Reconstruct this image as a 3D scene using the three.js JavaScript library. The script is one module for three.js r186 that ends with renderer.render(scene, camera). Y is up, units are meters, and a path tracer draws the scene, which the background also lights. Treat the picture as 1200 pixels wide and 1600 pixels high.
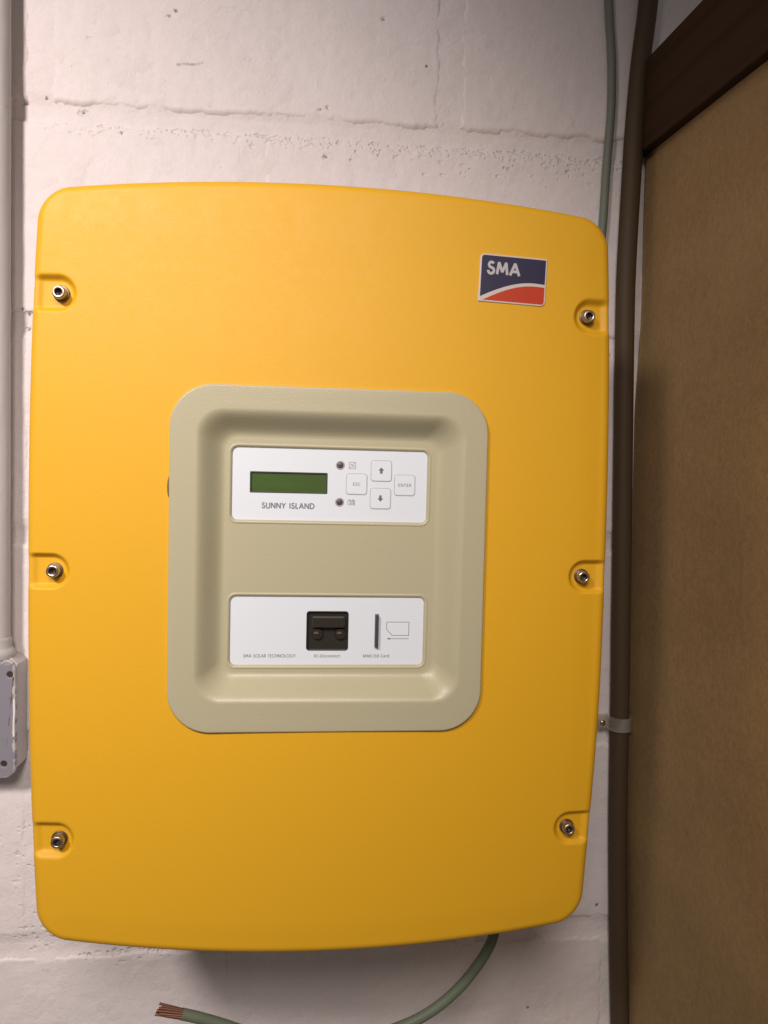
import * as THREE from 'three';
import { RoundedBoxGeometry } from 'three/addons/geometries/RoundedBoxGeometry.js';
import { mergeGeometries } from 'three/addons/utils/BufferGeometryUtils.js';

// ---------------------------------------------------------------- camera, light, exposure
const scene = new THREE.Scene();
const camera = new THREE.PerspectiveCamera(69.134, 0.75, 0.02, 20);
camera.position.set(-0.0127, 0.0786, 0.8324);
camera.rotation.set(-0.0436, -0.0964, 0.0188);
scene.add(camera);

scene.background = new THREE.Color().setRGB(0.115, 0.105, 0.1);       // dim light of the cellar behind the camera

const lamp = new THREE.SpotLight(new THREE.Color().setRGB(1, 0.885, 0.85), 7.1, 0, THREE.MathUtils.degToRad(36), 1, 2);
lamp.name = 'cellar_lamp';
lamp.position.set(-0.72, 0.86, 1.28);
lamp.target.position.set(-0.48, 0.17, 0);
lamp.castShadow = true; lamp.shadow.radius = 6; lamp.shadow.mapSize.set(2048, 2048); lamp.shadow.bias = -0.0005;
scene.add(lamp, lamp.target);

const second = new THREE.SpotLight(new THREE.Color().setRGB(1, 0.89, 0.83), 3.2, 0, THREE.MathUtils.degToRad(42), 1, 2);
second.name = 'overhead_lamp';
second.position.set(-0.08, 0.66, 1.3);
second.target.position.set(0.1, -0.6, 0);
second.castShadow = true; second.shadow.radius = 9; second.shadow.bias = -0.0005;
scene.add(second, second.target);

const renderer = new THREE.WebGLRenderer({ antialias: true });
renderer.toneMapping = THREE.LinearToneMapping;
renderer.toneMappingExposure = 1.0;
renderer.shadowMap.enabled = true;

// ---------------------------------------------------------------- helpers
let seed = 20241;
const rnd = () => { seed = (seed * 1664525 + 1013904223) >>> 0; return seed / 4294967296; };
const hash = (i, j) => { let h = (i * 374761393 + j * 668265263) | 0; h = Math.imul(h ^ (h >>> 13), 1274126177); return ((h ^ (h >>> 16)) >>> 0) / 4294967296; };
function vn(x, y) {                                                     // value noise -1..1
  const i = Math.floor(x), j = Math.floor(y); let u = x - i, v = y - j;
  u = u * u * (3 - 2 * u); v = v * v * (3 - 2 * v);
  const a = hash(i, j), b = hash(i + 1, j), c = hash(i, j + 1), d = hash(i + 1, j + 1);
  return (a + (b - a) * u + (c - a) * v + (a - b - c + d) * u * v) * 2 - 1;
}
const fbm = (x, y, n = 4) => { let s = 0, a = 0.5; for (let k = 0; k < n; k++) { s += a * vn(x, y); x = x * 2.03 + 17.1; y = y * 2.03 + 9.7; a *= 0.5; } return s; };
const clamp = (x, a = 0, b = 1) => Math.min(b, Math.max(a, x));
const sstep = (a, b, x) => { const t = clamp((x - a) / (b - a)); return t * t * (3 - 2 * t); };
const used = {};
function numbered(n) { if (!(n in used)) { used[n] = 0; return n; } used[n]++; return n + '_' + String(used[n]).padStart(3, '0'); }
function shade(o) { o.traverse(m => { if (m.isMesh) { m.castShadow = true; m.receiveShadow = true; } }); return o; }
function thing(name, label, category) { const g = new THREE.Group(); g.name = numbered(name); g.userData = { label, category }; scene.add(g); return g; }
function part(name, geo, mat, parent, label) { const m = new THREE.Mesh(geo, mat); m.name = name; m.castShadow = m.receiveShadow = true; if (label) m.userData.label = label; parent.add(m); return m; }
const rgb = (r, g, b) => new THREE.Color().setRGB(r, g, b);
const std = (c, roughness = 0.6, extra = {}) => new THREE.MeshPhysicalMaterial({ color: c, roughness, metalness: 0, ...extra });
function roundRect(s, x0, y0, x1, y1, r) {
  s.moveTo(x0 + r, y0); s.lineTo(x1 - r, y0); s.absarc(x1 - r, y0 + r, r, -Math.PI / 2, 0); s.lineTo(x1, y1 - r); s.absarc(x1 - r, y1 - r, r, 0, Math.PI / 2);
  s.lineTo(x0 + r, y1); s.absarc(x0 + r, y1 - r, r, Math.PI / 2, Math.PI); s.lineTo(x0, y0 + r); s.absarc(x0 + r, y0 + r, r, Math.PI, 1.5 * Math.PI); return s;
}
const rrShape = (...a) => roundRect(new THREE.Shape(), ...a);
function slab(shape, depth, bevel = 0.0004, z = 0, seg = 2) {            // front face at z, body behind it
  const g = new THREE.ExtrudeGeometry(shape, { depth: depth - bevel, bevelEnabled: bevel > 0, bevelSize: bevel, bevelOffset: -bevel, bevelThickness: bevel, bevelSegments: seg, curveSegments: 10 });
  g.translate(0, 0, z - depth); return g;
}
function ringsGeo(rings, closed = true) {                                // rings: arrays of equal length of [x,y,z]
  const n = rings[0].length, pos = [], idx = [];
  for (const r of rings) for (const p of r) pos.push(p[0], p[1], p[2]);
  for (let k = 0; k + 1 < rings.length; k++) for (let i = 0; i < n; i++) {
    const j = (i + 1) % n; if (!closed && j === 0) continue;
    const a = k * n + i, b = k * n + j, c = a + n, d = b + n; idx.push(a, b, d, a, d, c);
  }
  const g = new THREE.BufferGeometry(); g.setAttribute('position', new THREE.Float32BufferAttribute(pos, 3)); g.setIndex(idx); g.computeVertexNormals(); return g;
}
function planarUV(g, x0, y0, w, h) { const p = g.attributes.position, uv = new Float32Array(p.count * 2); for (let i = 0; i < p.count; i++) { uv[2 * i] = (p.getX(i) - x0) / w; uv[2 * i + 1] = (p.getY(i) - y0) / h; } g.setAttribute('uv', new THREE.BufferAttribute(uv, 2)); return g; }
function dataTex(n, m, f, srgb, channels = 1) {
  const d = new Uint8Array(n * m * 4);
  for (let j = 0; j < m; j++) for (let i = 0; i < n; i++) { const v = f(i, j), o = 4 * (j * n + i); if (channels === 1) d[o] = d[o + 1] = d[o + 2] = clamp(v) * 255; else { d[o] = clamp(v[0]) * 255; d[o + 1] = clamp(v[1]) * 255; d[o + 2] = clamp(v[2]) * 255; } d[o + 3] = 255; }
  const t = new THREE.DataTexture(d, n, m); t.magFilter = THREE.LinearFilter; t.minFilter = THREE.LinearMipmapLinearFilter; t.generateMipmaps = true;
  t.wrapS = t.wrapT = THREE.MirroredRepeatWrapping; if (srgb) t.colorSpace = THREE.SRGBColorSpace; t.needsUpdate = true; return t;
}
function canvasTex(c) { const t = new THREE.CanvasTexture(c); t.colorSpace = THREE.SRGBColorSpace; t.anisotropy = 8; return t; }
function tubeAlong(points, r, seg = 120, rad = 18, wob = 0) {
  const c = new THREE.CatmullRomCurve3(points.map(p => new THREE.Vector3(...p)), false, 'centripetal');
  return new THREE.TubeGeometry(c, seg, r, rad, false);
}
const place = (g, x, y, z) => g.translate(x, y, z);

// geometric capitals drawn with strokes (unit cap height)
const GL = {
  S: [0.62, c => { c.arc(0.31, 0.745, 0.205, 0.6, Math.PI * 1.5 - 0.0, false); c.moveTo(0.31, 0.54); }],
};
const caps = {
  S: [.58, 'S'], M: [.92, [[[0.05, 0], [0.17, 1], [0.46, 0.22], [0.75, 1], [0.87, 0]]]], A: [.82, [[[0.04, 0], [0.41, 1], [0.78, 0]], [[0.17, 0.33], [0.65, 0.33]]]],
  U: [.7, [[[0.08, 1], [0.08, 0.3]], [[0.62, 1], [0.62, 0.3]], ['arc', 0.35, 0.27, 0.27, Math.PI, 2 * Math.PI]]], N: [.8, [[[0.08, 0], [0.08, 1], [0.72, 0], [0.72, 1]]]],
  Y: [.7, [[[0.03, 1], [0.35, 0.45], [0.67, 1]], [[0.35, 0.45], [0.35, 0]]]], I: [.24, [[[0.12, 0], [0.12, 1]]]], L: [.48, [[[0.08, 1], [0.08, 0.06], [0.46, 0.06]]]],
  D: [.78, [[[0.3, 0.05], [0.08, 0.05], [0.08, 0.95], [0.3, 0.95]], ['arc', 0.28, 0.5, 0.45, -Math.PI / 2, Math.PI / 2]]], O: [1.02, [['arc', 0.51, 0.5, 0.46, 0, 2 * Math.PI]]],
  R: [.6, [[[0.08, 0], [0.08, 0.95], [0.28, 0.95]], ['arc', 0.27, 0.7, 0.25, -Math.PI / 2, Math.PI / 2], [[0.28, 0.45], [0.08, 0.45]], [[0.25, 0.45], [0.56, 0]]]],
  T: [.56, [[[0.02, 0.94], [0.54, 0.94]], [[0.28, 0.94], [0.28, 0]]]], E: [.5, [[[0.46, 0.06], [0.08, 0.06], [0.08, 0.94], [0.46, 0.94]], [[0.08, 0.52], [0.44, 0.52]]]],
  C: [.84, [['arc', 0.5, 0.5, 0.45, 0.75, 2 * Math.PI - 0.75]]], H: [.76, [[[0.08, 0], [0.08, 1]], [[0.68, 0], [0.68, 1]], [[0.08, 0.52], [0.68, 0.52]]]],
  G: [.98, [['arc', 0.5, 0.5, 0.45, 0.7, 2 * Math.PI - 0.02], [[0.95, 0.48], [0.56, 0.48]]]], ' ': [.36, []],
};
function write(ctx, text, x0, x1, yBase, h, weight, color) {             // fits text between x0 and x1, base line yBase (canvas px, y down)
  const gap = 0.14; let w = 0; for (const ch of text) w += caps[ch][0] + gap; w -= gap;
  const sx = (x1 - x0) / w; let x = x0;
  ctx.save(); ctx.strokeStyle = color; ctx.lineWidth = weight; ctx.lineJoin = 'bevel'; ctx.lineCap = 'butt';
  for (const ch of text) {
    const [cw, st] = caps[ch], X = u => x + u * sx, Y = v => yBase - v * h;
    const arc = (cx, cy, r, a0, a1) => { for (let k = 0; k <= 32; k++) { const a = a0 + (a1 - a0) * k / 32; ctx[k ? 'lineTo' : 'moveTo'](X(cx + r * Math.cos(a)), Y(cy + r * 1.0 * Math.sin(a))); } };
    if (st === 'S') {
      ctx.beginPath(); const pts = [];
      for (let k = 0; k <= 20; k++) { const a = 0.5 + (Math.PI * 1.5 - 0.9) * k / 20; pts.push([0.29 + 0.19 * Math.cos(a), 0.745 + 0.215 * Math.sin(a)]); }
      for (let k = 0; k <= 20; k++) { const a = 0.95 - (Math.PI * 1.5 - 0.95 + 0.35) * k / 20; pts.push([0.28 + 0.23 * Math.cos(a), 0.28 + 0.245 * Math.sin(a)]); }
      pts.forEach((p, k) => ctx[k ? 'lineTo' : 'moveTo'](X(p[0]), Y(p[1]))); ctx.stroke();
    } else for (const s of st) {
      ctx.beginPath();
      if (s[0] === 'arc') arc(s[1], s[2], s[3], s[4], s[5]); else s.forEach((p, k) => ctx[k ? 'lineTo' : 'moveTo'](X(p[0]), Y(p[1] === 1 ? 0.99 : p[1] === 0 ? 0.01 : p[1])));
      ctx.stroke();
    }
    x += (cw + gap) * sx;
  }
  ctx.restore();
}

// ---------------------------------------------------------------- the wall of painted blocks
const TX = -0.6, TY = -0.68, TS = 1.36;                                  // the part of the wall that the relief maps cover, metres
const pits = [];
for (let k = 0; k < 110; k++) { const x = TX + rnd() * TS, y = TY + rnd() * TS; pits.push([x, y, 0.0006 + 0.0016 * rnd() * rnd(), 0.25 + 0.5 * rnd()]); }
for (let k = 0; k < 70; k++) { const x = -0.06 + 0.4 * Math.sqrt(rnd()), y = 0.443 - 0.035 * rnd() * rnd(); pits.push([x, y, 0.001 + 0.0024 * rnd() * rnd(), 0.5 + 0.5 * rnd()]); }
for (let k = 0; k < 40; k++) pits.push([-0.3 + 0.3 * rnd(), 0.442 + (rnd() - 0.5) * 0.012, 0.0008 + 0.0018 * rnd() * rnd(), 0.6]);
for (let k = 0; k < 60; k++) pits.push([-0.33 + 0.05 * rnd(), -0.47 + 0.17 * rnd(), 0.0008 + 0.0016 * rnd(), 0.5]);
const chips = [[-0.167, 0.5722, 0.0022], [-0.1743, 0.5663, 0.0016], [-0.3206, 0.4662, 0.003], [-0.2992, 0.4723, 0.0018], [-0.0041, 0.4829, 0.0026], [-0.0124, 0.4796, 0.0018], [-0.0058, 0.430, 0.003], [-0.3169, 0.2465, 0.003], [-0.323, 0.251, 0.0022], [0.3329, -0.4201, 0.0024], [0.2527, -0.5425, 0.002], [-0.262, 0.4603, 0.0035], [-0.2223, 0.441, 0.0022], [0.055, 0.5815, 0.002], [0.104, 0.5346, 0.0018], [-0.318, 0.23, 0.0025]];
for (const yj of [0.4475, 0.2265, -0.4570]) for (let x = -0.36; x < 0.37; x += 0.0030 + 0.011 * rnd() * rnd()) {   // broken upper edges of the blocks under each bed joint
  const many = yj > 0.4 ? sstep(-0.2, 0.02, x) * 0.75 + 0.15 : 0.2; if (vn(x * 30, yj * 90) * 0.5 + 0.5 > many + 0.12) continue;
  pits.push([x, yj + 0.0022 * vn(x * 60, yj) + 0.003 * (rnd() - 0.5), 0.001 + 0.0042 * rnd() * rnd(), 0.5 + 0.5 * rnd()]); if (rnd() < many) pits.push([x + 0.002, yj - 0.004 - 0.008 * rnd() * rnd(), 0.0008 + 0.0018 * rnd() * rnd(), 0.4 + 0.5 * rnd()]);
}
for (const [x, y, r] of chips) pits.push([x, y, r, 1]);
const PN = 2048, pitMap = new Float32Array(PN * PN);
for (const [x, y, r, d] of pits) {
  const R = r * 1.9, i0 = Math.floor((x - R - TX) / TS * PN), i1 = Math.ceil((x + R - TX) / TS * PN), j0 = Math.floor((y - R - TY) / TS * PN), j1 = Math.ceil((y + R - TY) / TS * PN);
  for (let j = Math.max(0, j0); j <= Math.min(PN - 1, j1); j++) for (let i = Math.max(0, i0); i <= Math.min(PN - 1, i1); i++) {
    const X = TX + (i + 0.5) / PN * TS, Y = TY + (j + 0.5) / PN * TS, q = Math.hypot((X - x) * (0.45 + 0.7 * hash(x * 9999 | 0, 3)), Y - y) / r + 0.35 * vn(X * 900, Y * 900);
    pitMap[j * PN + i] = Math.max(pitMap[j * PN + i], d * (1 - sstep(0.45, 1.15, q)));
  }
}
const wallBump = dataTex(PN, PN, (i, j) => {
  const x = TX + (i + 0.5) / PN * TS, y = TY + (j + 0.5) / PN * TS;
  let h = 0.74 + 0.06 * vn(x * 420, y * 420) + 0.045 * vn(x * 900 + 5, y * 780) + 0.12 * fbm(x * 60, y * 50, 3) + 0.05 * vn(x * 34, y * 150);
  const ru = vn(x * 55 + 40, y * 55); if (ru > 0.35) h += 0.22 * (ru - 0.35) * (1 + vn(x * 300, y * 300));
  const crk = Math.abs(vn(x * 26 + 90 + 0.4 * vn(x * 200, y * 200), y * 18)); if (crk < 0.012 && vn(x * 9, y * 9 + 33) > 0.45) h -= 0.16;
  return h - 0.8 * pitMap[j * PN + i];
}, false);
const CN = 1024;
const wallMap = dataTex(CN, CN, (i, j) => {
  const x = TX + (i + 0.5) / CN * TS, y = TY + (j + 0.5) / CN * TS;
  let v = 0.918 + 0.018 * fbm(x * 9, y * 9, 4) + 0.008 * vn(x * 300, y * 300), w = 0.5 + 0.5 * fbm(x * 4 + 3, y * 5, 3), dark = 0;
  for (const [cx, cy, r] of chips) { const q = Math.hypot(x - cx, (y - cy) * 1.2) / r + 0.5 * vn(x * 700, y * 700); if (q < 0.75) dark = Math.max(dark, 0.45 * (1 - sstep(0.3, 0.75, q))); }
  const scr = Math.abs((y - 0.5175) - (x + 0.155) * 0.22 + 0.0015 * vn(x * 120, 3)); if (scr < 0.0011 && x > -0.166 && x < -0.138) dark = Math.max(dark, 0.25 * (0.5 + 0.5 * vn(x * 200, 7)));
  
  v -= dark;
  return [v, v * (0.985 - 0.012 * w) - dark * 0.04, v * (0.975 - 0.03 * w) - dark * 0.08];
}, true, 3);
const wallMat = std(rgb(0.98, 0.945, 0.975), 0.62, { map: wallMap, bumpMap: wallBump, bumpScale: 0.0012, specularIntensity: 0.6 });
const mortarMat = std(rgb(0.97, 0.935, 0.965), 0.7, { map: wallMap, bumpMap: wallBump, bumpScale: 0.0018, specularIntensity: 0.5 });

const rowY = [0.905, 0.681, 0.4575, 0.2355, 0.0105, -0.2165, -0.4475, -0.672, -0.9];
const wall = new THREE.Group(); wall.name = 'wall'; wall.userData = { label: 'white painted concrete block wall behind the yellow box', kind: 'structure' }; scene.add(wall);
function gridSheet(x0, x1, y0, y1, cell, f) {
  const nx = Math.max(2, Math.round((x1 - x0) / cell)), ny = Math.max(2, Math.round((y1 - y0) / cell)), pos = [], idx = [];
  for (let j = 0; j <= ny; j++) for (let i = 0; i <= nx; i++) { const x = x0 + (x1 - x0) * i / nx, y = y0 + (y1 - y0) * j / ny; pos.push(x, y, f(x, y)); }
  for (let j = 0; j < ny; j++) for (let i = 0; i < nx; i++) { const a = j * (nx + 1) + i; idx.push(a, a + 1, a + nx + 2, a, a + nx + 2, a + nx + 1); }
  const g = new THREE.BufferGeometry(); g.setAttribute('position', new THREE.Float32BufferAttribute(pos, 3)); g.setIndex(idx); g.computeVertexNormals(); return planarUV(g, TX, TY, TS, TS);
}
part('mortar', gridSheet(-0.8, 0.92, -0.9, 0.9, 0.006, (x, y) => (Math.min(...rowY.map(v => Math.abs(y - v))) < 0.013 ? -0.0030 : -0.0004) + 0.0008 * vn(x * 60, y * 60) + 0.0006 * vn(x * 170, y * 170)), mortarMat, wall);
const backing = new THREE.BoxGeometry(1.74, 1.82, 0.1); backing.translate(0.06, 0, -0.0645); part('wall_core', backing, std(rgb(0.5, 0.48, 0.45), 0.9), wall);
function blockFace(x0, x1, y0, y1, fine, s) {
  const hj = 0.0088;                                                     // half a joint
  const edge = (t, k) => 0.0016 * vn(t * 38 + s * 7.3, k * 11 + s) + 0.0011 * vn(t * 130 + s, k * 5 + 2) + 0.0007 * vn(t * 320, k + s);
  const chip = (t, k) => { const c = vn(t * 24 + k * 31.7, s * 3.1 + k * 5) - 0.3; return c > 0 ? 0.010 * c * (0.6 + 0.4 * vn(t * 210, k)) : 0; };
  return gridSheet(x0, x1, y0, y1, fine, (x, y) => {
    const de = Math.min(0.6 * (x - x0 - hj + edge(y, 1)), 0.6 * (x1 - x - hj + edge(y, 2)), 0.55 * (y - y0 - hj + 0.8 * edge(x, 3)), y1 - y - hj + edge(x, 4) - chip(x, 4));
    const e = clamp(de / 0.0042), z = -0.0072 * Math.pow(1 - e, 2.0);
    return z + 0.0004 * vn(x * 30 + s, y * 30) * e + 0.0003 * vn(x * 110, y * 90) * e;
  });
}
for (let r = 0; r < 8; r++) {
  const y1 = rowY[r], y0 = rowY[r + 1];
  const off = r % 2 ? 0.131 : -0.0835, joints = [];
  for (let k = -3; k <= 3; k++) joints.push(off + 0.4365 * k);
  for (let k = 0; k + 1 < joints.length; k++) {
    const x0 = joints[k], x1 = joints[k + 1]; if (x1 < -0.62 || x0 > 0.72) continue;
    const seen = r >= 1 && r <= 7 && x1 > -0.4 && x0 < 0.5 && !(x0 > 0.36);
    part('block', blockFace(x0, x1, y0, y1, seen ? 0.0022 : 0.008, r * 7 + k + 1), wallMat, wall);
  }
}

// ---------------------------------------------------------------- the inverter
const D = 0.2298, HW = 0.225, HH = 0.2962, BS = 0.0085, BT = 0.015, CR = 0.0235;
const inv = thing('solar_inverter', 'large yellow inverter with beige control panel hung on the white block wall', 'inverter');
// yellow cover
function inset(x, y) {
  const tx = Math.abs(x) / HW, ty = Math.abs(y) / HH;
  const side = x < 0 ? 0.0019 + 0.0006 * sstep(0, 0.25, y) : 0.0004 + 0.0025 * sstep(-0.27, -0.08, y);      // the cover is not quite symmetrical
  const dx = HW + side + BS * (1 - Math.pow(Math.min(ty, 1.2), 2.3)) - Math.abs(x), dy = (y > 0 ? HH + 0.0014 + (BT - 0.0014) * (1 - Math.min(tx, 1.2) ** 2) : HH + 0.0008 + (BT + 0.0010) * (1 - Math.min(tx, 1.2) ** 2)) - Math.abs(y);
  if (dx < CR && dy < CR) return CR - Math.hypot(CR - dx, CR - dy);
  return Math.min(dx, dy);
}
const screwAt = [[-0.2095, 0.2170], [-0.2138, 0.0010], [-0.2093, -0.2145], [0.2116, 0.2172], [0.2146, 0.0010], [0.2090, -0.2140]];
const dome = (x) => 0.007 * (1 - Math.min(1, (x / HW) ** 2));
function coverZ(x, y) {
  const d = Math.max(0, inset(x, y)), R = 0.0075;
  let z = D + dome(x) - 0.0008 * sstep(0.03, 0.0, d);
  for (const [sx, sy] of screwAt) {
    if (Math.sign(sx) !== Math.sign(x) || Math.abs(y - sy) > 0.03) continue;
    const cx = Math.abs(sx) + 0.0015, ax = Math.abs(x), q = ax > cx ? Math.abs(y - sy) : Math.hypot(ax - cx, y - sy);
    z -= 0.0048 * (1 - sstep(0.0098, 0.0148, q)) * (0.2 + 0.8 * sstep(0.001, 0.009, d));
  }
  if (d < R) z -= R - Math.sqrt(Math.max(0, R * R - (R - d) ** 2));
  const qx = Math.abs(x - 0.002) - 0.0925, qy = Math.abs(y - 0.012) - 0.1045, bq = 0.034 - Math.hypot(Math.max(qx, 0), Math.max(qy, 0)) - Math.min(0, Math.max(qx, qy)); if (bq > 0) z -= 0.03 * sstep(0.007, 0.015, bq);   // opening under the bezel
  return z;
}
{
  const N = 2400, per = [];
  for (let i = 0; i < N; i++) {
    const a = -i / N * 2 * Math.PI, c = Math.cos(a), s = Math.sin(a); let lo = 0.1, hi = 0.5;
    for (let k = 0; k < 40; k++) { const m = (lo + hi) / 2; if (inset(m * c, m * s) > 0) lo = m; else hi = m; }
    per.push([lo * c, lo * s]);
  }
  const sc = []; const L = 0.26;
  for (let k = 0; k <= 16; k++) { const t = k / 16; sc.push(0.0075 * (1 - Math.cos(t * Math.PI / 2)) * 1.3 / L); }
  let d = sc[sc.length - 1]; while (d < 0.068 / L) { d += 0.00095 / L; sc.push(d); } while (d < 0.72) { d += 0.014; sc.push(d); } sc.push(0.85, 1);
  const back = D - 0.062, rings = [];
  rings.push(per.map(p => [p[0] * 0.985, p[1] * 0.988, back])); rings.push(per.map(p => [p[0], p[1], back])); rings.push(per.map(p => [p[0], p[1], back + 0.0005]));
  for (let k = 1; k <= 4; k++) rings.push(per.map(p => [p[0], p[1], back + (coverZ(p[0], p[1]) - back) * k / 5]));
  for (const s of sc) rings.push(per.map(p => { const x = p[0] * (1 - s), y = p[1] * (1 - s); return [x, y, coverZ(x, y)]; }));
  const g = planarUV(ringsGeo(rings), 0, 0, 0.06, 0.06);
  const grain = dataTex(512, 512, (i, j) => 0.5 + 0.3 * vn(i / 3.2, j / 3.2) + 0.2 * vn(i / 7, j / 7 + 40));
  const rough = dataTex(512, 512, (i, j) => 0.53 + 0.05 * fbm(i / 60, j / 60, 4) + 0.05 * vn(i / 4, j / 4));
  part('cover', g, std(rgb(0.725, 0.392, 0.012), 1, { bumpMap: grain, bumpScale: 0.00008, roughnessMap: rough, specularIntensity: 0.9 }), inv);
}
// metal case behind the cover
{
  const w = 0.21, h = 0.283;
  const g = slab(rrShape(-w, -h, w, h, 0.012), D - 0.06 - 0.004, 0.002, D - 0.06);
  part('housing', g, std(rgb(0.32, 0.31, 0.29), 0.5), inv);
}
// screws
const worn = std(rgb(0.5, 0.44, 0.36), 0.36, { metalness: 1 }), steel = std(rgb(0.62, 0.57, 0.5), 0.26, { metalness: 1 }), darkSteel = std(rgb(0.16, 0.13, 0.11), 0.4, { metalness: 0.8 });
{
  const head = new THREE.LatheGeometry([[0.00265, 0.0071], [0.0030, 0.0078], [0.0042, 0.0078], [0.0048, 0.0073], [0.005, 0.0066], [0.005, 0.0008], [0.0049, 0.0006]].map(p => new THREE.Vector2(...p)), 28); head.rotateX(Math.PI / 2);
  const sock = new THREE.CylinderGeometry(0.0028, 0.0025, 0.004, 6, 1, true); sock.rotateX(Math.PI / 2); sock.translate(0, 0, 0.0055); sock.scale(1, 1, 1);
  const base = new THREE.CircleGeometry(0.0029, 6); base.translate(0, 0, 0.0037);
  const pin = new THREE.ConeGeometry(0.0016, 0.001, 10); pin.rotateX(Math.PI / 2); pin.translate(0, 0, 0.0041);
  const socket = mergeGeometries([sock, base, pin].map(g => g.toNonIndexed()));
  const washer = new THREE.LatheGeometry([[0.0045, 0.0012], [0.0058, 0.0012], [0.0063, 0.0008], [0.0063, 0]].map(p => new THREE.Vector2(...p)), 28); washer.rotateX(Math.PI / 2);
  const sockMat = std(rgb(0.2, 0.16, 0.135), 0.35, { metalness: 0.9, side: THREE.DoubleSide });
  screwAt.forEach(([x, y], i) => {
    const s = part('screw', head, i % 3 === 1 ? steel : worn, inv); s.position.set(x, y, D - 0.0046 + 0.0009 + [0.0006, 0, 0.0009, -0.0003, 0, 0.0004][i]); s.rotation.z = i * 0.7;
    s.rotation.x = [0.02, -0.03, 0.02, 0.03, 0, -0.02][i]; s.rotation.y = [-0.03, 0.02, 0.03, 0, -0.02, 0.02][i];
    part('socket', socket, sockMat, s); part('washer', washer, darkSteel, s);
  });
}
// beige bezel
const bz0 = D + 0.0055;                                                  // where it sits on the cover
const F = D + 0.009, FLOOR = F - 0.0165, PL = FLOOR - 0.0016;
const beige = std(rgb(0.445, 0.415, 0.275), 0.36, { specularIntensity: 0.9 });
{
  const M = 40;                                                          // points per corner
  function rr(cx, cy, hw, hh, r, z) {
    const o = [], q = [[1, 1, 0], [-1, 1, 1], [-1, -1, 2], [1, -1, 3]];
    for (const [sx, sy, k] of q) for (let i = 0; i < M; i++) { const a = (k + i / (M - 1)) * Math.PI / 2; o.push([cx + sx * (hw - r) + r * Math.cos(a), cy + sy * (hh - r) + r * Math.sin(a), z]); }
    return o.reverse();
  }
  const cx = 0.002, cy = 0.012, W = 0.1265, H = 0.1385, cx2 = 0.003, cy2 = 0.0145;
  const rings = [rr(cx, cy, W - 0.001, H - 0.001, 0.033, bz0 - 0.008), rr(cx, cy, W, H, 0.034, bz0 - 0.006)];
  for (let k = 0; k <= 5; k++) { const a = k / 5 * Math.PI / 2, e = 0.0016 * (1 - Math.cos(a)); rings.push(rr(cx, cy, W - e, H - e, 0.034 - e, F - 0.0016 + 0.0016 * Math.sin(a))); }
  rings.push(rr(cx, cy, W - 0.008, H - 0.008, 0.028, F)); rings.push(rr(cx, cy, W - 0.0165, H - 0.014, 0.026, F - 0.0001));
  for (let k = 0; k <= 18; k++) {
    const t = k / 18, z = F - (F - FLOOR) * sstep(0, 1, t), e = t * 0.0215, ox = 0.1075 - e, oy = 0.1175 - e;
    rings.push(rr(cx2 + (cx - cx2) * 0, cy2, ox, oy, 0.021 - 0.010 * t, z));
  }
  // floor with two openings whose rims are rounded
  const floorHW = 0.1075 - 0.0215, floorHH = 0.1175 - 0.0215;
  const sh = rrShape(cx2 - floorHW, cy2 - floorHH, cx2 + floorHW, cy2 + floorHH, 0.011);
  const op = [[-0.0775, 0.0438, 0.0815, 0.1022], [-0.0775, -0.0755, 0.0815, -0.0192]];
  const parts = [ringsGeo(rings)];
  const lip = 0.0034;
  for (const [x0, y0, x1, y1] of op) {
    sh.holes.push(roundRect(new THREE.Path(), x0 - lip, y0 - lip, x1 + lip, y1 + lip, 0.0045 + lip));
    const mx = (x0 + x1) / 2, my = (y0 + y1) / 2, w = (x1 - x0) / 2, h = (y1 - y0) / 2, lr = [];
    for (const [e, z] of [[lip, 0], [lip - 0.0004, 0.00035], [lip - 0.001, 0.00055], [lip - 0.0018, 0.00045], [lip - 0.0026, -0.0001], [0.0004, -0.0008], [0.0001, -0.0014], [0, -0.0030]]) lr.push(rr(mx, my, w + e, h + e, 0.0045 + e, FLOOR + z));
    parts.push(ringsGeo(lr));
  }
  const fg = new THREE.ShapeGeometry(sh, 16); fg.translate(0, 0, FLOOR); fg.deleteAttribute('uv'); parts.push(fg);
  const g = planarUV(mergeGeometries(parts.map(p => { const q = p.index ? p.toNonIndexed() : p; q.deleteAttribute('uv'); return q; })), 0, 0, 0.05, 0.05);
  const gr = dataTex(256, 256, (i, j) => 0.5 + 0.3 * vn(i / 2, j / 2) + 0.2 * vn(i / 5, j / 5));
  beige.bumpMap = gr; beige.bumpScale = 0.00009;
  part('bezel', g, beige, inv);
}
{                                                                        // seal showing at the left edge of the bezel
  const g = new THREE.SphereGeometry(1, 20, 12); g.scale(0.0017, 0.0085, 0.0016); g.translate(-0.1247, 0.0690, bz0 - 0.0004); part('seal', g, std(rgb(0.14, 0.10, 0.05), 0.6), inv);
}
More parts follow.
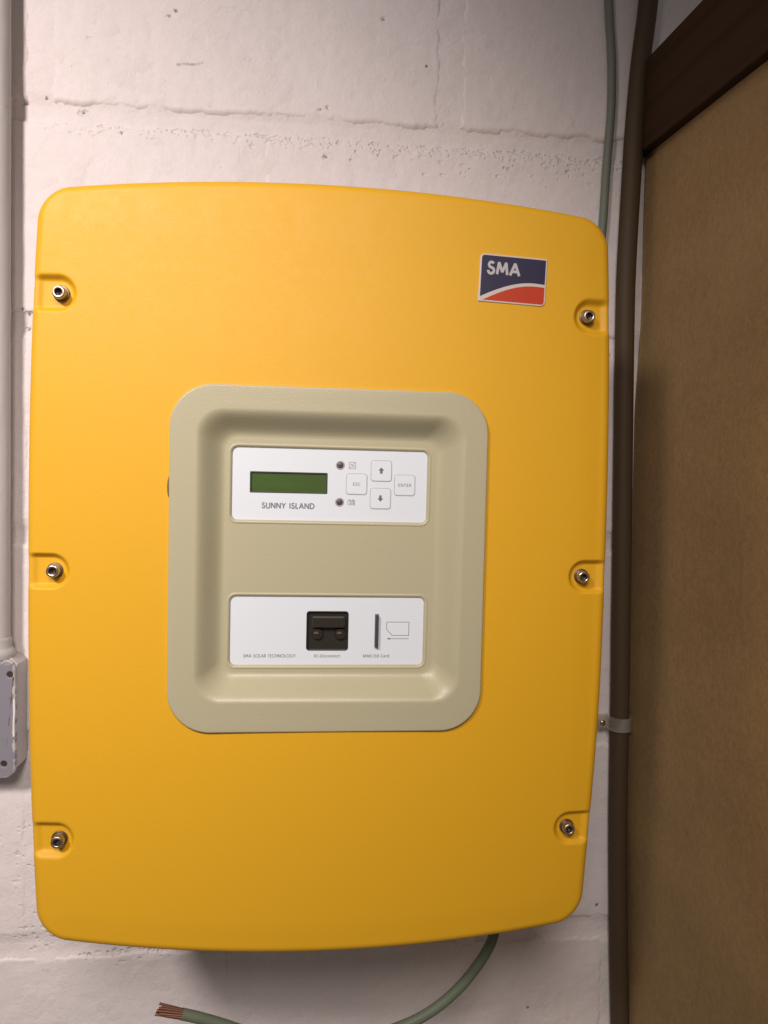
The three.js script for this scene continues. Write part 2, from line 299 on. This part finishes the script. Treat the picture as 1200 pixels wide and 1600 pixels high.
// printed plates
const plateMat = tex => std(rgb(0.86, 0.925, 0.965), 0.42, { map: tex, specularIntensity: 0.7 });
const PX0 = -0.0795, PW = 0.163;
function plateCanvas(y0, y1) {
  const S = 2048 / PW, c = document.createElement('canvas'); c.width = 2048; c.height = Math.round((y1 - y0) * S); const ctx = c.getContext('2d');
  ctx.fillStyle = '#e9e9ec'; ctx.fillRect(0, 0, c.width, c.height);
  return { c, ctx, S, X: x => (x - PX0) * S, Y: y => (y1 - y) * S };
}
const ink = '#88898d';
let dispPlate, swPlate;
{
  const y0 = 0.042, y1 = 0.104, { c, ctx, S, X, Y } = plateCanvas(y0, y1);
  write(ctx, 'SUNNY ISLAND', X(-0.0535), X(-0.0110), Y(0.0532), 0.0046 * S, 0.00105 * S, '#87888d');
  ctx.strokeStyle = ink; ctx.lineWidth = 0.0004 * S;                      // sine sign in a square, battery sign
  ctx.strokeRect(X(0.0169), Y(0.0922), 0.0053 * S, 0.0052 * S);
  ctx.beginPath(); for (let k = 0; k <= 24; k++) { const t = k / 24; ctx[k ? 'lineTo' : 'moveTo'](X(0.0178 + 0.0036 * t), Y(0.0896 + 0.0013 * Math.sin(t * 2 * Math.PI))); } ctx.stroke();
  ctx.beginPath(); ctx.moveTo(X(0.0174), Y(0.0875)); ctx.lineTo(X(0.0217), Y(0.0917)); ctx.stroke();
  ctx.strokeRect(X(0.0165), Y(0.0609), 0.0056 * S, 0.0036 * S); ctx.fillStyle = ink;
  for (const x of [0.0180, 0.0195, 0.0209]) ctx.fillRect(X(x), Y(0.0605), 0.0007 * S, 0.0028 * S);
  ctx.fillRect(X(0.0172), Y(0.0617), 0.0012 * S, 0.0008 * S); ctx.fillRect(X(0.0202), Y(0.0617), 0.0012 * S, 0.0008 * S);
  const g = planarUV(new THREE.ShapeGeometry((() => { const s = rrShape(PX0, y0, PX0 + PW, y1, 0.004); s.holes.push(roundRect(new THREE.Path(), -0.0635, 0.0657, -0.0005, 0.0831, 0.0009)); return s; })()), PX0, y0, PW, y1 - y0);
  g.translate(0, 0, PL); dispPlate = part('display_panel', g, plateMat(canvasTex(c)), inv, 'white panel with green display and keys');
  // display
  const win = new THREE.Shape(); roundRect(win, -0.0637, 0.0655, -0.0003, 0.0833, 0.001); win.holes.push(roundRect(new THREE.Path(), -0.0624, 0.0668, -0.0016, 0.0820, 0.0007));
  part('display_frame', slab(win, 0.0022, 0.0002, PL - 0.0004), std(rgb(0.035, 0.04, 0.03), 0.5), dispPlate);
  const lcd = dataTex(256, 64, (i, j) => { const a = (i % 13 < 11 && j % 26 < 23) ? 0 : 0.012; return [0.268 + a + 0.012 * vn(i / 30, j / 20), 0.36 + a + 0.015 * vn(i / 40, j / 30), 0.175 + a]; }, true, 3);
  const sg = new THREE.PlaneGeometry(0.0622, 0.0166); sg.translate(-0.032, 0.0744, PL - 0.0015);
  part('display_screen', sg, std(rgb(1, 1, 1), 0.22, { map: lcd, clearcoat: 0.6, clearcoatRoughness: 0.08 }), dispPlate);
  // indicator lights
  const ringG = new THREE.TorusGeometry(0.0031, 0.00065, 10, 36); ringG.scale(1, 1, 0.5);
  const lens = new THREE.SphereGeometry(0.0027, 24, 10, 0, Math.PI * 2, 0, Math.PI / 2); lens.rotateX(Math.PI / 2); lens.scale(1, 1, 0.28);
  for (const y of [0.0896, 0.0593]) {
    const l = part('indicator_light', lens.clone().translate(0.0096, y, PL + 0.0001), std(rgb(0.075, 0.055, 0.06), 0.4), dispPlate);
    part('rim', ringG.clone().translate(0.0096, y, PL), std(rgb(0.36, 0.36, 0.38), 0.4), l);
  }
  // keys
  const line = std(rgb(0.42, 0.42, 0.44), 0.5), K = 0.0088;
  const draw = {
    esc: x => { x.fillStyle = '#a0a0a5'; x.font = 'bold 56px sans-serif'; x.fillText('ESC', 128, 150); },
    enter: x => { x.fillStyle = '#96969b'; x.font = 'bold 54px sans-serif'; x.fillText('ENTER', 128, 148); },
    up: x => { x.fillStyle = '#6e6e74'; x.beginPath(); x.moveTo(128, 86); x.lineTo(164, 126); x.lineTo(143, 126); x.lineTo(143, 162); x.lineTo(113, 162); x.lineTo(113, 126); x.lineTo(92, 126); x.fill(); },
    down: x => { x.fillStyle = '#6e6e74'; x.beginPath(); x.moveTo(128, 166); x.lineTo(164, 126); x.lineTo(143, 126); x.lineTo(143, 90); x.lineTo(113, 90); x.lineTo(113, 126); x.lineTo(92, 126); x.fill(); },
  };
  for (const [kind, x, y] of [['esc', 0.0233, 0.0745], ['up', 0.0435, 0.0858], ['down', 0.0432, 0.0630], ['enter', 0.0632, 0.0744]]) {
    const kc = document.createElement('canvas'); kc.width = kc.height = 256; const k = kc.getContext('2d'); k.fillStyle = '#e9e9ec'; k.fillRect(0, 0, 256, 256); k.textAlign = 'center'; draw[kind](k);
    const kg = planarUV(slab(rrShape(-K + 0.0005, -K + 0.0005, K - 0.0005, K - 0.0005, 0.0021), 0.0007, 0.0003, PL + 0.0004), -K, -K, 2 * K, 2 * K);
    const b = part('button', kg, plateMat(canvasTex(kc)), dispPlate, { esc: 'escape key', up: 'upward arrow key', down: 'downward arrow key', enter: 'enter key' }[kind]);
    b.position.set(x, y, 0);
    const os = rrShape(-K, -K, K, K, 0.0026); os.holes.push(roundRect(new THREE.Path(), -K + 0.00045, -K + 0.00045, K - 0.00045, K - 0.00045, 0.00215));
    part('outline', slab(os, 0.0006, 0, PL + 0.0003), line, b);
  }
}
{
  const y0 = -0.0775, y1 = -0.0172, { c, ctx, S, X, Y } = plateCanvas(y0, y1);
  write(ctx, 'SMA SOLAR TECHNOLOGY', X(-0.0668), X(-0.0241), Y(-0.0697), 0.0027 * S, 0.00048 * S, '#8b8c90');
  ctx.fillStyle = '#8b8c90'; ctx.font = 'bold ' + Math.round(0.0036 * S) + 'px sans-serif';
  const fit = (t, xa, xb, y) => { const w = ctx.measureText(t).width; ctx.save(); ctx.translate(X(xa), Y(y)); ctx.scale((xb - xa) * S / w, 1); ctx.fillText(t, 0, 0); ctx.restore(); };
  fit('DC-Disconnect', -0.0092, 0.0127, -0.0697); fit('MMC/SD Card', 0.0314, 0.0539, -0.0697);
  ctx.strokeStyle = '#6f6f74'; ctx.lineWidth = 0.00045 * S; ctx.beginPath();
  [[0.0510, -0.0399], [0.0696, -0.0399], [0.0696, -0.0511], [0.0557, -0.0511], [0.0510, -0.0462]].forEach((p, i) => ctx[i ? 'lineTo' : 'moveTo'](X(p[0]), Y(p[1]))); ctx.closePath(); ctx.stroke();
  ctx.beginPath(); ctx.moveTo(X(0.0535), Y(-0.0539)); ctx.lineTo(X(0.0698), Y(-0.0539)); ctx.stroke();
  ctx.fillStyle = '#6f6f74'; ctx.beginPath(); ctx.moveTo(X(0.0512), Y(-0.0539)); ctx.lineTo(X(0.0538), Y(-0.0530)); ctx.lineTo(X(0.0538), Y(-0.0548)); ctx.fill();
  const sh = rrShape(PX0, y0, PX0 + PW, y1, 0.004);
  sh.holes.push(roundRect(new THREE.Path(), -0.0155, -0.0637, 0.0189, -0.0311, 0.0024));
  const g = planarUV(new THREE.ShapeGeometry(sh), PX0, y0, PW, y1 - y0); g.translate(0, 0, PL);
  swPlate = part('switch_panel', g, plateMat(canvasTex(c)), inv, 'white panel with dark breaker and card slot');
  // breaker
  const dark = std(rgb(0.024, 0.020, 0.015), 0.38), dark2 = std(rgb(0.029, 0.024, 0.018), 0.4);
  const ws = rrShape(-0.0157, -0.0639, 0.0191, -0.0309, 0.0026); ws.holes.push(roundRect(new THREE.Path(), -0.0147, -0.0629, 0.0181, -0.0319, 0.0018));
  const br = part('breaker', mergeGeometries([slab(ws, 0.004, 0.0003, PL + 0.0004), slab(rrShape(-0.0150, -0.0632, 0.0184, -0.0316, 0.002), 0.002, 0, PL - 0.0022)].map(q => q.toNonIndexed())), dark, swPlate);
  const lev = new RoundedBoxGeometry(0.0268, 0.0098, 0.0055, 3, 0.0012); lev.rotateX(0.1); lev.translate(0.0025, -0.0392, PL + 0.0012); lev.deleteAttribute('uv');
  const groove = new RoundedBoxGeometry(0.0262, 0.0007, 0.0006, 2, 0.0002); groove.rotateX(0.1); groove.translate(0.0025, -0.0362, PL + 0.0040); groove.deleteAttribute('uv');
  part('lever', mergeGeometries([lev, groove].map(q => q.index ? q.toNonIndexed() : q)), dark2, swPlate);
  const onC = document.createElement('canvas'); onC.width = onC.height = 128; const oc = onC.getContext('2d'); oc.fillStyle = '#29231c'; oc.fillRect(0, 0, 128, 128); oc.fillStyle = '#80776b'; oc.font = 'bold 34px sans-serif'; oc.textAlign = 'center'; oc.fillText('ON', 50, 62);
  const onMat = std(rgb(1, 1, 1), 0.35, { map: canvasTex(onC) });
  for (const x of [-0.0066, 0.0124]) {
    const kg = new THREE.CylinderGeometry(0.0044, 0.0050, 0.0034, 28, 1); kg.rotateX(Math.PI / 2); kg.translate(0, 0, PL - 0.0013); planarUV(kg, -0.0046, -0.0046, 0.0092, 0.0092);
    const k = part('pivot', kg, onMat, swPlate); k.position.set(x, -0.0500, 0);
  }
  // memory card standing out of its slot
  const card = new RoundedBoxGeometry(0.0026, 0.0271, 0.0100, 2, 0.0005); card.translate(0.04255, -0.0472, PL - 0.0015);
  part('memory_card', card, std(rgb(0.058, 0.046, 0.062), 0.45), swPlate);
  const ss = rrShape(0.0409, -0.0613, 0.0442, -0.0331, 0.0004);
  part('card_slot', slab(ss, 0.0006, 0.0001, PL + 0.0003), std(rgb(0.2, 0.19, 0.2), 0.5), swPlate);
}
// maker's badge
{
  const w = 0.0562, h = 0.0384, c = document.createElement('canvas'); c.width = 1124; c.height = 768; const x = c.getContext('2d'), S = 20000;
  x.fillStyle = '#cfc6bf'; x.fillRect(0, 0, 1124, 768);
  const b = 26; x.beginPath(); x.moveTo(b + 54, b); x.lineTo(1124 - b, b); x.lineTo(1124 - b, 420); x.bezierCurveTo(800, 395, 560, 410, b, 690); x.lineTo(b, b + 54); x.quadraticCurveTo(b, b, b + 54, b); x.fillStyle = '#2d2947'; x.fill();
  x.beginPath(); x.moveTo(70, 768 - b); x.bezierCurveTo(560, 470, 800, 445, 1124 - b, 466); x.lineTo(1124 - b, 768 - b - 50); x.quadraticCurveTo(1124 - b, 768 - b, 1124 - b - 50, 768 - b); x.closePath(); x.fillStyle = '#c03c20'; x.fill();
  write(x, 'SMA', 128, 668, 318, 196, 44, '#bdbabd');
  const s = new THREE.Shape(); const W = w / 2, H = h / 2, r = 0.0042; s.moveTo(-W, -H); s.lineTo(W - r, -H); s.absarc(W - r, -H + r, r, -Math.PI / 2, 0); s.lineTo(W, H); s.lineTo(-W + r, H); s.absarc(-W + r, H - r, r, Math.PI / 2, Math.PI); s.lineTo(-W, -H);
  const g = planarUV(slab(s, 0.0016, 0.0005, 0.0009, 3), -W, -H, w, h);
  const p = part('badge', g, std(rgb(0.95, 0.95, 0.95), 0.4, { map: canvasTex(c), clearcoat: 0.25, clearcoatRoughness: 0.3 }), inv, 'blue and red badge with white letters');
  p.position.set(0.1459, 0.2428, coverZ(0.1459, 0.2428)); p.rotation.z = -0.030; p.rotation.y = Math.atan(2 * 0.007 * 0.1459 / (HW * HW));
}

// ---------------------------------------------------------------- conduit and junction box on the left
const paint = std(rgb(0.5, 0.475, 0.455), 0.45, { bumpMap: wallBump, bumpScale: 0.0006, specularIntensity: 0.7 });
{
  const c = thing('conduit', 'white painted vertical conduit pipe left of the yellow box', 'pipe');
  const N = 90, rings = [];
  for (let k = 0; k <= N; k++) { const y = 0.9 - (0.9 + 0.106) * k / N, r = []; for (let i = 0; i < 36; i++) { const a = i / 36 * 2 * Math.PI, q = 0.0102 + 0.00025 * vn(y * 40, a * 2); r.push([-0.3385 + q * Math.cos(a), y, 0.0195 + q * Math.sin(a)]); } rings.push(r); }
  const g = ringsGeo(rings); planarUV(g, TX, TY, TS, TS); part('pipe', g, paint, c);
  const col = new THREE.LatheGeometry([[0.0102, 0.012], [0.0112, 0.0115], [0.0118, 0.009], [0.0118, 0.002], [0.0132, 0], [0.0152, -0.0025], [0.0158, -0.006], [0.015, -0.01]].map(p => new THREE.Vector2(...p)), 36); col.translate(-0.3385, -0.1085, 0.0195);
  part('collar', col, paint, c);
}
{
  const b = thing('junction_box', 'grey junction box with paint smeared rim at the foot of the conduit', 'junction box');
  const x0 = -0.411, x1 = -0.3175, y0 = -0.2452, y1 = -0.1165, ox = (x0 + x1) / 2, oy = (y0 + y1) / 2, hw = (x1 - x0) / 2, hh = (y1 - y0) / 2;
  const oct = (k, cut) => { const s = new THREE.Shape(), w = hw - k, h = hh - k; const P = [[-w + cut, -h], [w - cut, -h], [w, -h + cut], [w, h - cut * 0.6], [w - cut * 0.6, h], [-w + cut, h], [-w, h - cut], [-w, -h + cut]]; P.forEach((p, i) => s[i ? 'lineTo' : 'moveTo'](...p)); return s; };
  const body = planarUV(slab(oct(0, 0.012), 0.0265, 0.002, 0.0265, 4), TX, TY, TS, TS);
  const bm = part('box_body', body, paint, b); bm.position.set(ox, oy, 0.0005);
  const holes = [[0.0405, 0.0470], [-0.0350, 0.0450], [0.0345, -0.0478], [-0.0380, -0.0470]];
  const lc = document.createElement('canvas'); lc.width = 512; lc.height = 700; const x = lc.getContext('2d'); x.fillStyle = '#8d8b93'; x.fillRect(0, 0, 512, 700);
  x.lineJoin = 'round';
  for (let k = 0; k < 240; k++) {                                        // brushed paint along the rim
    const side = Math.floor(rnd() * 4), t = rnd(), d = 2 + 16 * rnd() * rnd(); x.strokeStyle = ['rgba(214,207,200,0.8)', 'rgba(196,190,184,0.7)', 'rgba(178,172,168,0.6)'][k % 3]; x.lineWidth = 4 + 10 * rnd(); x.beginPath();
    if (side < 2) { const X = side ? 512 - d : d; x.moveTo(X, t * 700); x.lineTo(X + (rnd() - 0.5) * 8, t * 700 + 60 * rnd()); } else { const Y = side === 2 ? d * 2 : 700 - d; x.moveTo(t * 512, Y); x.lineTo(t * 512 + 60 * rnd(), Y + (rnd() - 0.5) * 10); }
    x.stroke();
  }
  for (let k = 0; k < 40; k++) { x.fillStyle = 'rgba(120,116,120,0.25)'; x.beginPath(); x.arc(rnd() * 512, rnd() * 700, 2 + rnd() * 10, 0, 7); x.fill(); }
  const lw = hw - 0.0008, lh = hh - 0.0015, ls = rrShape(-lw, -lh, lw, lh, 0.011);
  for (const [hx, hy] of holes) { const p = new THREE.Path(); p.absarc(hx, hy, 0.0031, 0, 2 * Math.PI); ls.holes.push(p); }
  const lid = planarUV(slab(ls, 0.0045, 0.0014, 0.0312, 3), -lw, -lh, 2 * lw, 2 * lh);
  const lm = part('lid', lid, std(rgb(0.95, 0.95, 0.97), 0.45, { map: canvasTex(lc), specularIntensity: 0.7 }), b, 'grey lid'); lm.position.set(ox, oy, 0);
  const sg = new THREE.CylinderGeometry(0.0028, 0.0028, 0.002, 20); sg.rotateX(Math.PI / 2);
  for (const [hx, hy] of holes) { const s = part('screw', sg, std(rgb(0.09, 0.07, 0.06), 0.5, { metalness: 0.6 }), b); s.position.set(ox + hx, oy + hy, 0.0288); }
  const rg = tubeAlong([[x1 - 0.0022, -0.160, 0.0305], [x1 - 0.0016, -0.172, 0.0312], [x1 - 0.0022, -0.185, 0.0312], [x1 - 0.0022, -0.199, 0.0305]], 0.0011, 24, 8);
  part('paint_ridge', rg, std(rgb(0.86, 0.84, 0.82), 0.5), b);
}

// ---------------------------------------------------------------- board and batten on the right
const bx = (y) => { const P = [[-1, 0.388], [-0.45, 0.369], [-0.3, 0.3625], [-0.16, 0.3595], [0.05, 0.357], [0.159, 0.3556], [0.27, 0.3588], [0.4, 0.3575], [0.6, 0.3560]]; for (let i = 0; i + 1 < P.length; i++) if (y <= P[i + 1][0]) { const t = clamp((y - P[i][0]) / (P[i + 1][0] - P[i][0])), s = t * t * (3 - 2 * t); return P[i][1] + (P[i + 1][1] - P[i][1]) * s; } return 0.356; };
const fibre = dataTex(1024, 1024, (i, j) => {
  const x = i / 1024, y = j / 1024, s = vn(x * 330, y * 330), f = fbm(x * 7, y * 7, 5), st = fbm(x * 3 + 5, y * 16, 3);
  let v = 1 + 0.06 * f + 0.02 * st + 0.045 * vn(x * 500, y * 420) + 0.03 * vn(x * 170 + 9, y * 120); if (s > 0.86) v -= 0.08; if (s < -0.88) v += 0.05;
  const red = 0.5 + 0.9 * fbm(x * 3.1 + 20, y * 3.3, 3);
  return [0.64 * v, (0.532 + 0.008 * (1 - red)) * v, (0.388 - 0.012 * red) * v];
}, true, 3);
const fibreBump = dataTex(512, 512, (i, j) => 0.5 + 0.25 * vn(i / 2.2, j / 1.6) + 0.25 * fbm(i / 9, j / 6, 3));
const boardMat = std(rgb(0.98, 0.95, 0.91), 0.8, { map: fibre, bumpMap: fibreBump, bumpScale: 0.00025, specularIntensity: 0.25 });
{
  const b = thing('fibreboard', 'brown fibreboard panel standing out from the wall right of the black cable', 'board');
  const ny = 110, nz = 30, T = 0.012, pos = [], uv = [], idx = [];
  for (let s = 0; s < 2; s++) for (let j = 0; j <= ny; j++) for (let k = 0; k <= nz; k++) {
    const y = -0.95 + (0.515 + 0.95) * j / ny, z = 0.0015 + 0.62 * k / nz, edge = k === 0 ? 0.0009 * vn(y * 120, 5) : 0, w = Math.exp(-z / 0.25);
    pos.push(bx(y) * w + (0.357 - 0.012 * y) * (1 - w) + s * T, y, z + Math.abs(edge)); uv.push(z / 0.7, y / 0.7);
  }
  const n1 = nz + 1, off = (ny + 1) * n1;
  for (let j = 0; j < ny; j++) for (let k = 0; k < nz; k++) { const a = j * n1 + k; idx.push(a, a + 1, a + n1 + 1, a, a + n1 + 1, a + n1, off + a, off + a + n1 + 1, off + a + 1, off + a, off + a + n1, off + a + n1 + 1); }
  const g = new THREE.BufferGeometry(); g.setAttribute('position', new THREE.Float32BufferAttribute(pos, 3)); g.setAttribute('uv', new THREE.Float32BufferAttribute(uv, 2)); g.setIndex(idx); g.computeVertexNormals();
  const side = [], sIdx = []; const rim = []; for (let j = 0; j <= ny; j++) rim.push(j * n1); for (let k = 1; k <= nz; k++) rim.push(ny * n1 + k); for (let j = ny - 1; j >= 0; j--) rim.push(j * n1 + nz); for (let k = nz - 1; k > 0; k--) rim.push(k);
  for (const r of rim) side.push(pos[3 * r], pos[3 * r + 1], pos[3 * r + 2], pos[3 * (r + off)], pos[3 * (r + off) + 1], pos[3 * (r + off) + 2]);
  for (let i = 0; i < rim.length; i++) { const j = (i + 1) % rim.length; sIdx.push(2 * i, 2 * i + 1, 2 * j + 1, 2 * i, 2 * j + 1, 2 * j); }
  const eg = new THREE.BufferGeometry(); eg.setAttribute('position', new THREE.Float32BufferAttribute(side, 3)); eg.setIndex(sIdx); const e2 = eg.toNonIndexed(); e2.computeVertexNormals();
  part('panel', g, boardMat, b); part('edge', e2, std(rgb(0.30, 0.21, 0.13), 0.9), b);
}
{
  const len = 0.85, g = new RoundedBoxGeometry(0.026, 0.098, len, 3, 0.002); g.translate(0, 0, len / 2);
  const wood = dataTex(512, 512, (i, j) => { const u = i / 512, v = j / 512, r = vn(v * 46 + 0.6 * fbm(u * 3, v * 9, 3), 2.5), s = 1 + 0.07 * r + 0.08 * fbm(u * 4, v * 70, 3); return [0.47 * s, 0.355 * s, 0.25 * s]; }, true, 3);
  const p = g.attributes.position, uv = []; for (let i = 0; i < p.count; i++) uv.push(p.getZ(i) * 1.2, (p.getY(i) + p.getX(i)) * 4); g.setAttribute('uv', new THREE.Float32BufferAttribute(uv, 2));
  const m = new THREE.Mesh(g, std(rgb(0.24, 0.22, 0.19), 0.85, { map: wood, specularIntensity: 0.3 })); m.name = numbered('batten'); m.castShadow = m.receiveShadow = true;
  m.userData = { label: 'dark timber batten along the top of the brown board', category: 'batten' };
  m.position.set(0.3445 + 0.013, 0.5015, 0.003); m.rotation.x = 0.09; scene.add(m);
}

// ---------------------------------------------------------------- cables
const sheathBump = dataTex(1024, 64, (i, j) => 0.5 + 0.3 * fbm(i / 12, j / 8, 4) + 0.2 * vn(i / 3, j / 3)); 
{
  const k = thing('black_cable', 'thick black cable running down the wall beside the brown board', 'cable');
  const P = [[0.353, 0.75], [0.349, 0.6187], [0.3425, 0.5487], [0.3385, 0.4785], [0.3365, 0.4079], [0.3348, 0.3226], [0.3353, 0.2654], [0.3390, 0.121], [0.3440, -0.0851], [0.3462, -0.1748], [0.3488, -0.3033], [0.3545, -0.4415], [0.3606, -0.5583], [0.366, -0.7]];
  part('sheath', tubeAlong(P.map(p => [p[0], p[1], 0.0125]), 0.0107, 200, 24), std(rgb(0.076, 0.051, 0.028), 0.6, { bumpMap: sheathBump, bumpScale: 0.0002, specularIntensity: 0.5 }), k);
}
const green = std(rgb(0.18, 0.20, 0.16), 0.5, { bumpMap: sheathBump, bumpScale: 0.00015, specularIntensity: 0.6 });
{
  const k = thing('earth_cable', 'thin green cable running down the wall behind the top right corner of the yellow box', 'cable');
  const P = [[0.300, 0.75], [0.3058, 0.6188], [0.3118, 0.5497], [0.3130, 0.5006], [0.3115, 0.4653], [0.3098, 0.4298], [0.3088, 0.3943], [0.3080, 0.372], [0.303, 0.31], [0.29, 0.25], [0.262, 0.2]];
  part('insulation', tubeAlong(P.map((p, i) => [p[0], p[1], 0.0062 + (i > 8 ? 0.004 * (i - 8) : 0)]), 0.0048, 160, 18), green, k);
}
{
  const k = thing('cut_cable', 'loose green cable below the yellow box with a bare copper end', 'cable');
  const lit = std(rgb(0.14, 0.172, 0.118), 0.5, { bumpMap: sheathBump, bumpScale: 0.00015, specularIntensity: 0.6 });
  const P = [[0.166, -0.284, 0.118], [0.1775, -0.335, 0.125], [0.1738, -0.3731, 0.128], [0.1546, -0.4043, 0.131], [0.1293, -0.4297, 0.133], [0.1042, -0.4462, 0.134], [0.0727, -0.458, 0.135], [0.0300, -0.4665, 0.137], [-0.0200, -0.4625, 0.140], [-0.0563, -0.4500, 0.143], [-0.0917, -0.4325, 0.148], [-0.1090, -0.4243, 0.151], [-0.1240, -0.4185, 0.153]];
  part('insulation', tubeAlong(P, 0.0050, 200, 20), lit, k);
  const a = new THREE.Vector3(-0.1225, -0.4190, 0.153), dir = new THREE.Vector3(-0.0236, 0.0066, 0.0006).normalize(), q = new THREE.Quaternion().setFromUnitVectors(new THREE.Vector3(0, 1, 0), dir), gs = [], ends = [];
  const spots = [[0, 0]]; for (let i = 0; i < 6; i++) spots.push([0.00165 * Math.cos(i * 1.047), 0.00165 * Math.sin(i * 1.047)]); for (let i = 0; i < 12; i++) spots.push([0.0035 * Math.cos(i * 0.5236 + 0.2), 0.0035 * Math.sin(i * 0.5236 + 0.2)]);
  for (const [u, v] of spots) {
    const L = 0.0225 + 0.0065 * (rnd() - 0.5), sp = 1.12 + 0.25 * rnd(), pts = [];
    for (let t = 0; t <= 4; t++) { const w = 1 + (sp - 1) * (t / 4), tw = 0.5 * t / 4, c = Math.cos(tw), s = Math.sin(tw); pts.push(new THREE.Vector3((u * c - v * s) * w, L * t / 4, (u * s + v * c) * w)); }
    gs.push(new THREE.TubeGeometry(new THREE.CatmullRomCurve3(pts), 8, 0.00108, 8, false));
    const e = new THREE.SphereGeometry(0.00108, 8, 6); e.scale(1, 0.35, 1); e.translate(pts[4].x, pts[4].y, pts[4].z); ends.push(e);
  }
  const mk = arr => { const g = mergeGeometries(arr); g.applyQuaternion(q); g.translate(a.x, a.y, a.z); return g; };
  const cu = part('copper_core', mk(gs), std(rgb(0.22, 0.105, 0.07), 0.5, { metalness: 0.5 }), k, 'bare copper strands');
  part('strand_tip', mk(ends), std(rgb(0.75, 0.45, 0.33), 0.3, { metalness: 1 }), cu);
}
// clear clip that holds the black cable
{
  const k = thing('cable_clip', 'clear plastic clip holding the black cable to the wall', 'cable clip');
  const clear = std(rgb(0.9, 0.87, 0.82), 0.06, { transmission: 0.84, thickness: 0, ior: 1.45, specularIntensity: 1 });
  const cx = 0.3468, cy = -0.1972, h = 0.0155, R = 0.0112, T = 0.0018, s = new THREE.Shape();
  s.moveTo(R + T, -0.0122); s.lineTo(R + T, 0); s.absarc(0, 0, R + T, 0, Math.PI); s.lineTo(-R - T, -0.0122); s.lineTo(-R, -0.0122); s.lineTo(-R, 0); s.absarc(0, 0, R, Math.PI, 0, true); s.lineTo(R, -0.0122); s.closePath();
  const g = new THREE.ExtrudeGeometry(s, { depth: h - 0.0012, bevelEnabled: true, bevelSize: 0.0005, bevelThickness: 0.0006, bevelSegments: 2, curveSegments: 24 });
  g.rotateX(Math.PI / 2); g.rotateX(Math.PI); g.rotateX(Math.PI); // extrude along -y
  g.translate(0, h / 2, 0); g.scale(1, 1, 1);
  const band = part('band', g, clear, k); band.position.set(cx, cy, 0.0125);
  const lug = new RoundedBoxGeometry(0.0165, h, 0.0105, 3, 0.0022); const lm = part('lug', lug, clear, k); lm.position.set(cx - R - 0.0085, cy, 0.0058);
  const boss = new THREE.CylinderGeometry(0.0052, 0.0062, 0.004, 28); boss.rotateX(Math.PI / 2); const bo = part('boss', boss, clear, k); bo.position.set(cx - R - 0.0095, cy + 0.001, 0.0118);
  const nail = new THREE.SphereGeometry(0.0034, 18, 10, 0, Math.PI * 2, 0, Math.PI / 2); nail.rotateX(Math.PI / 2); nail.scale(1, 1, 0.5); const nm = part('nail_head', nail, std(rgb(0.5, 0.46, 0.4), 0.3, { metalness: 1 }), k); nm.position.set(cx - R - 0.0095, cy + 0.001, 0.0139);
}

renderer.render(scene, camera);
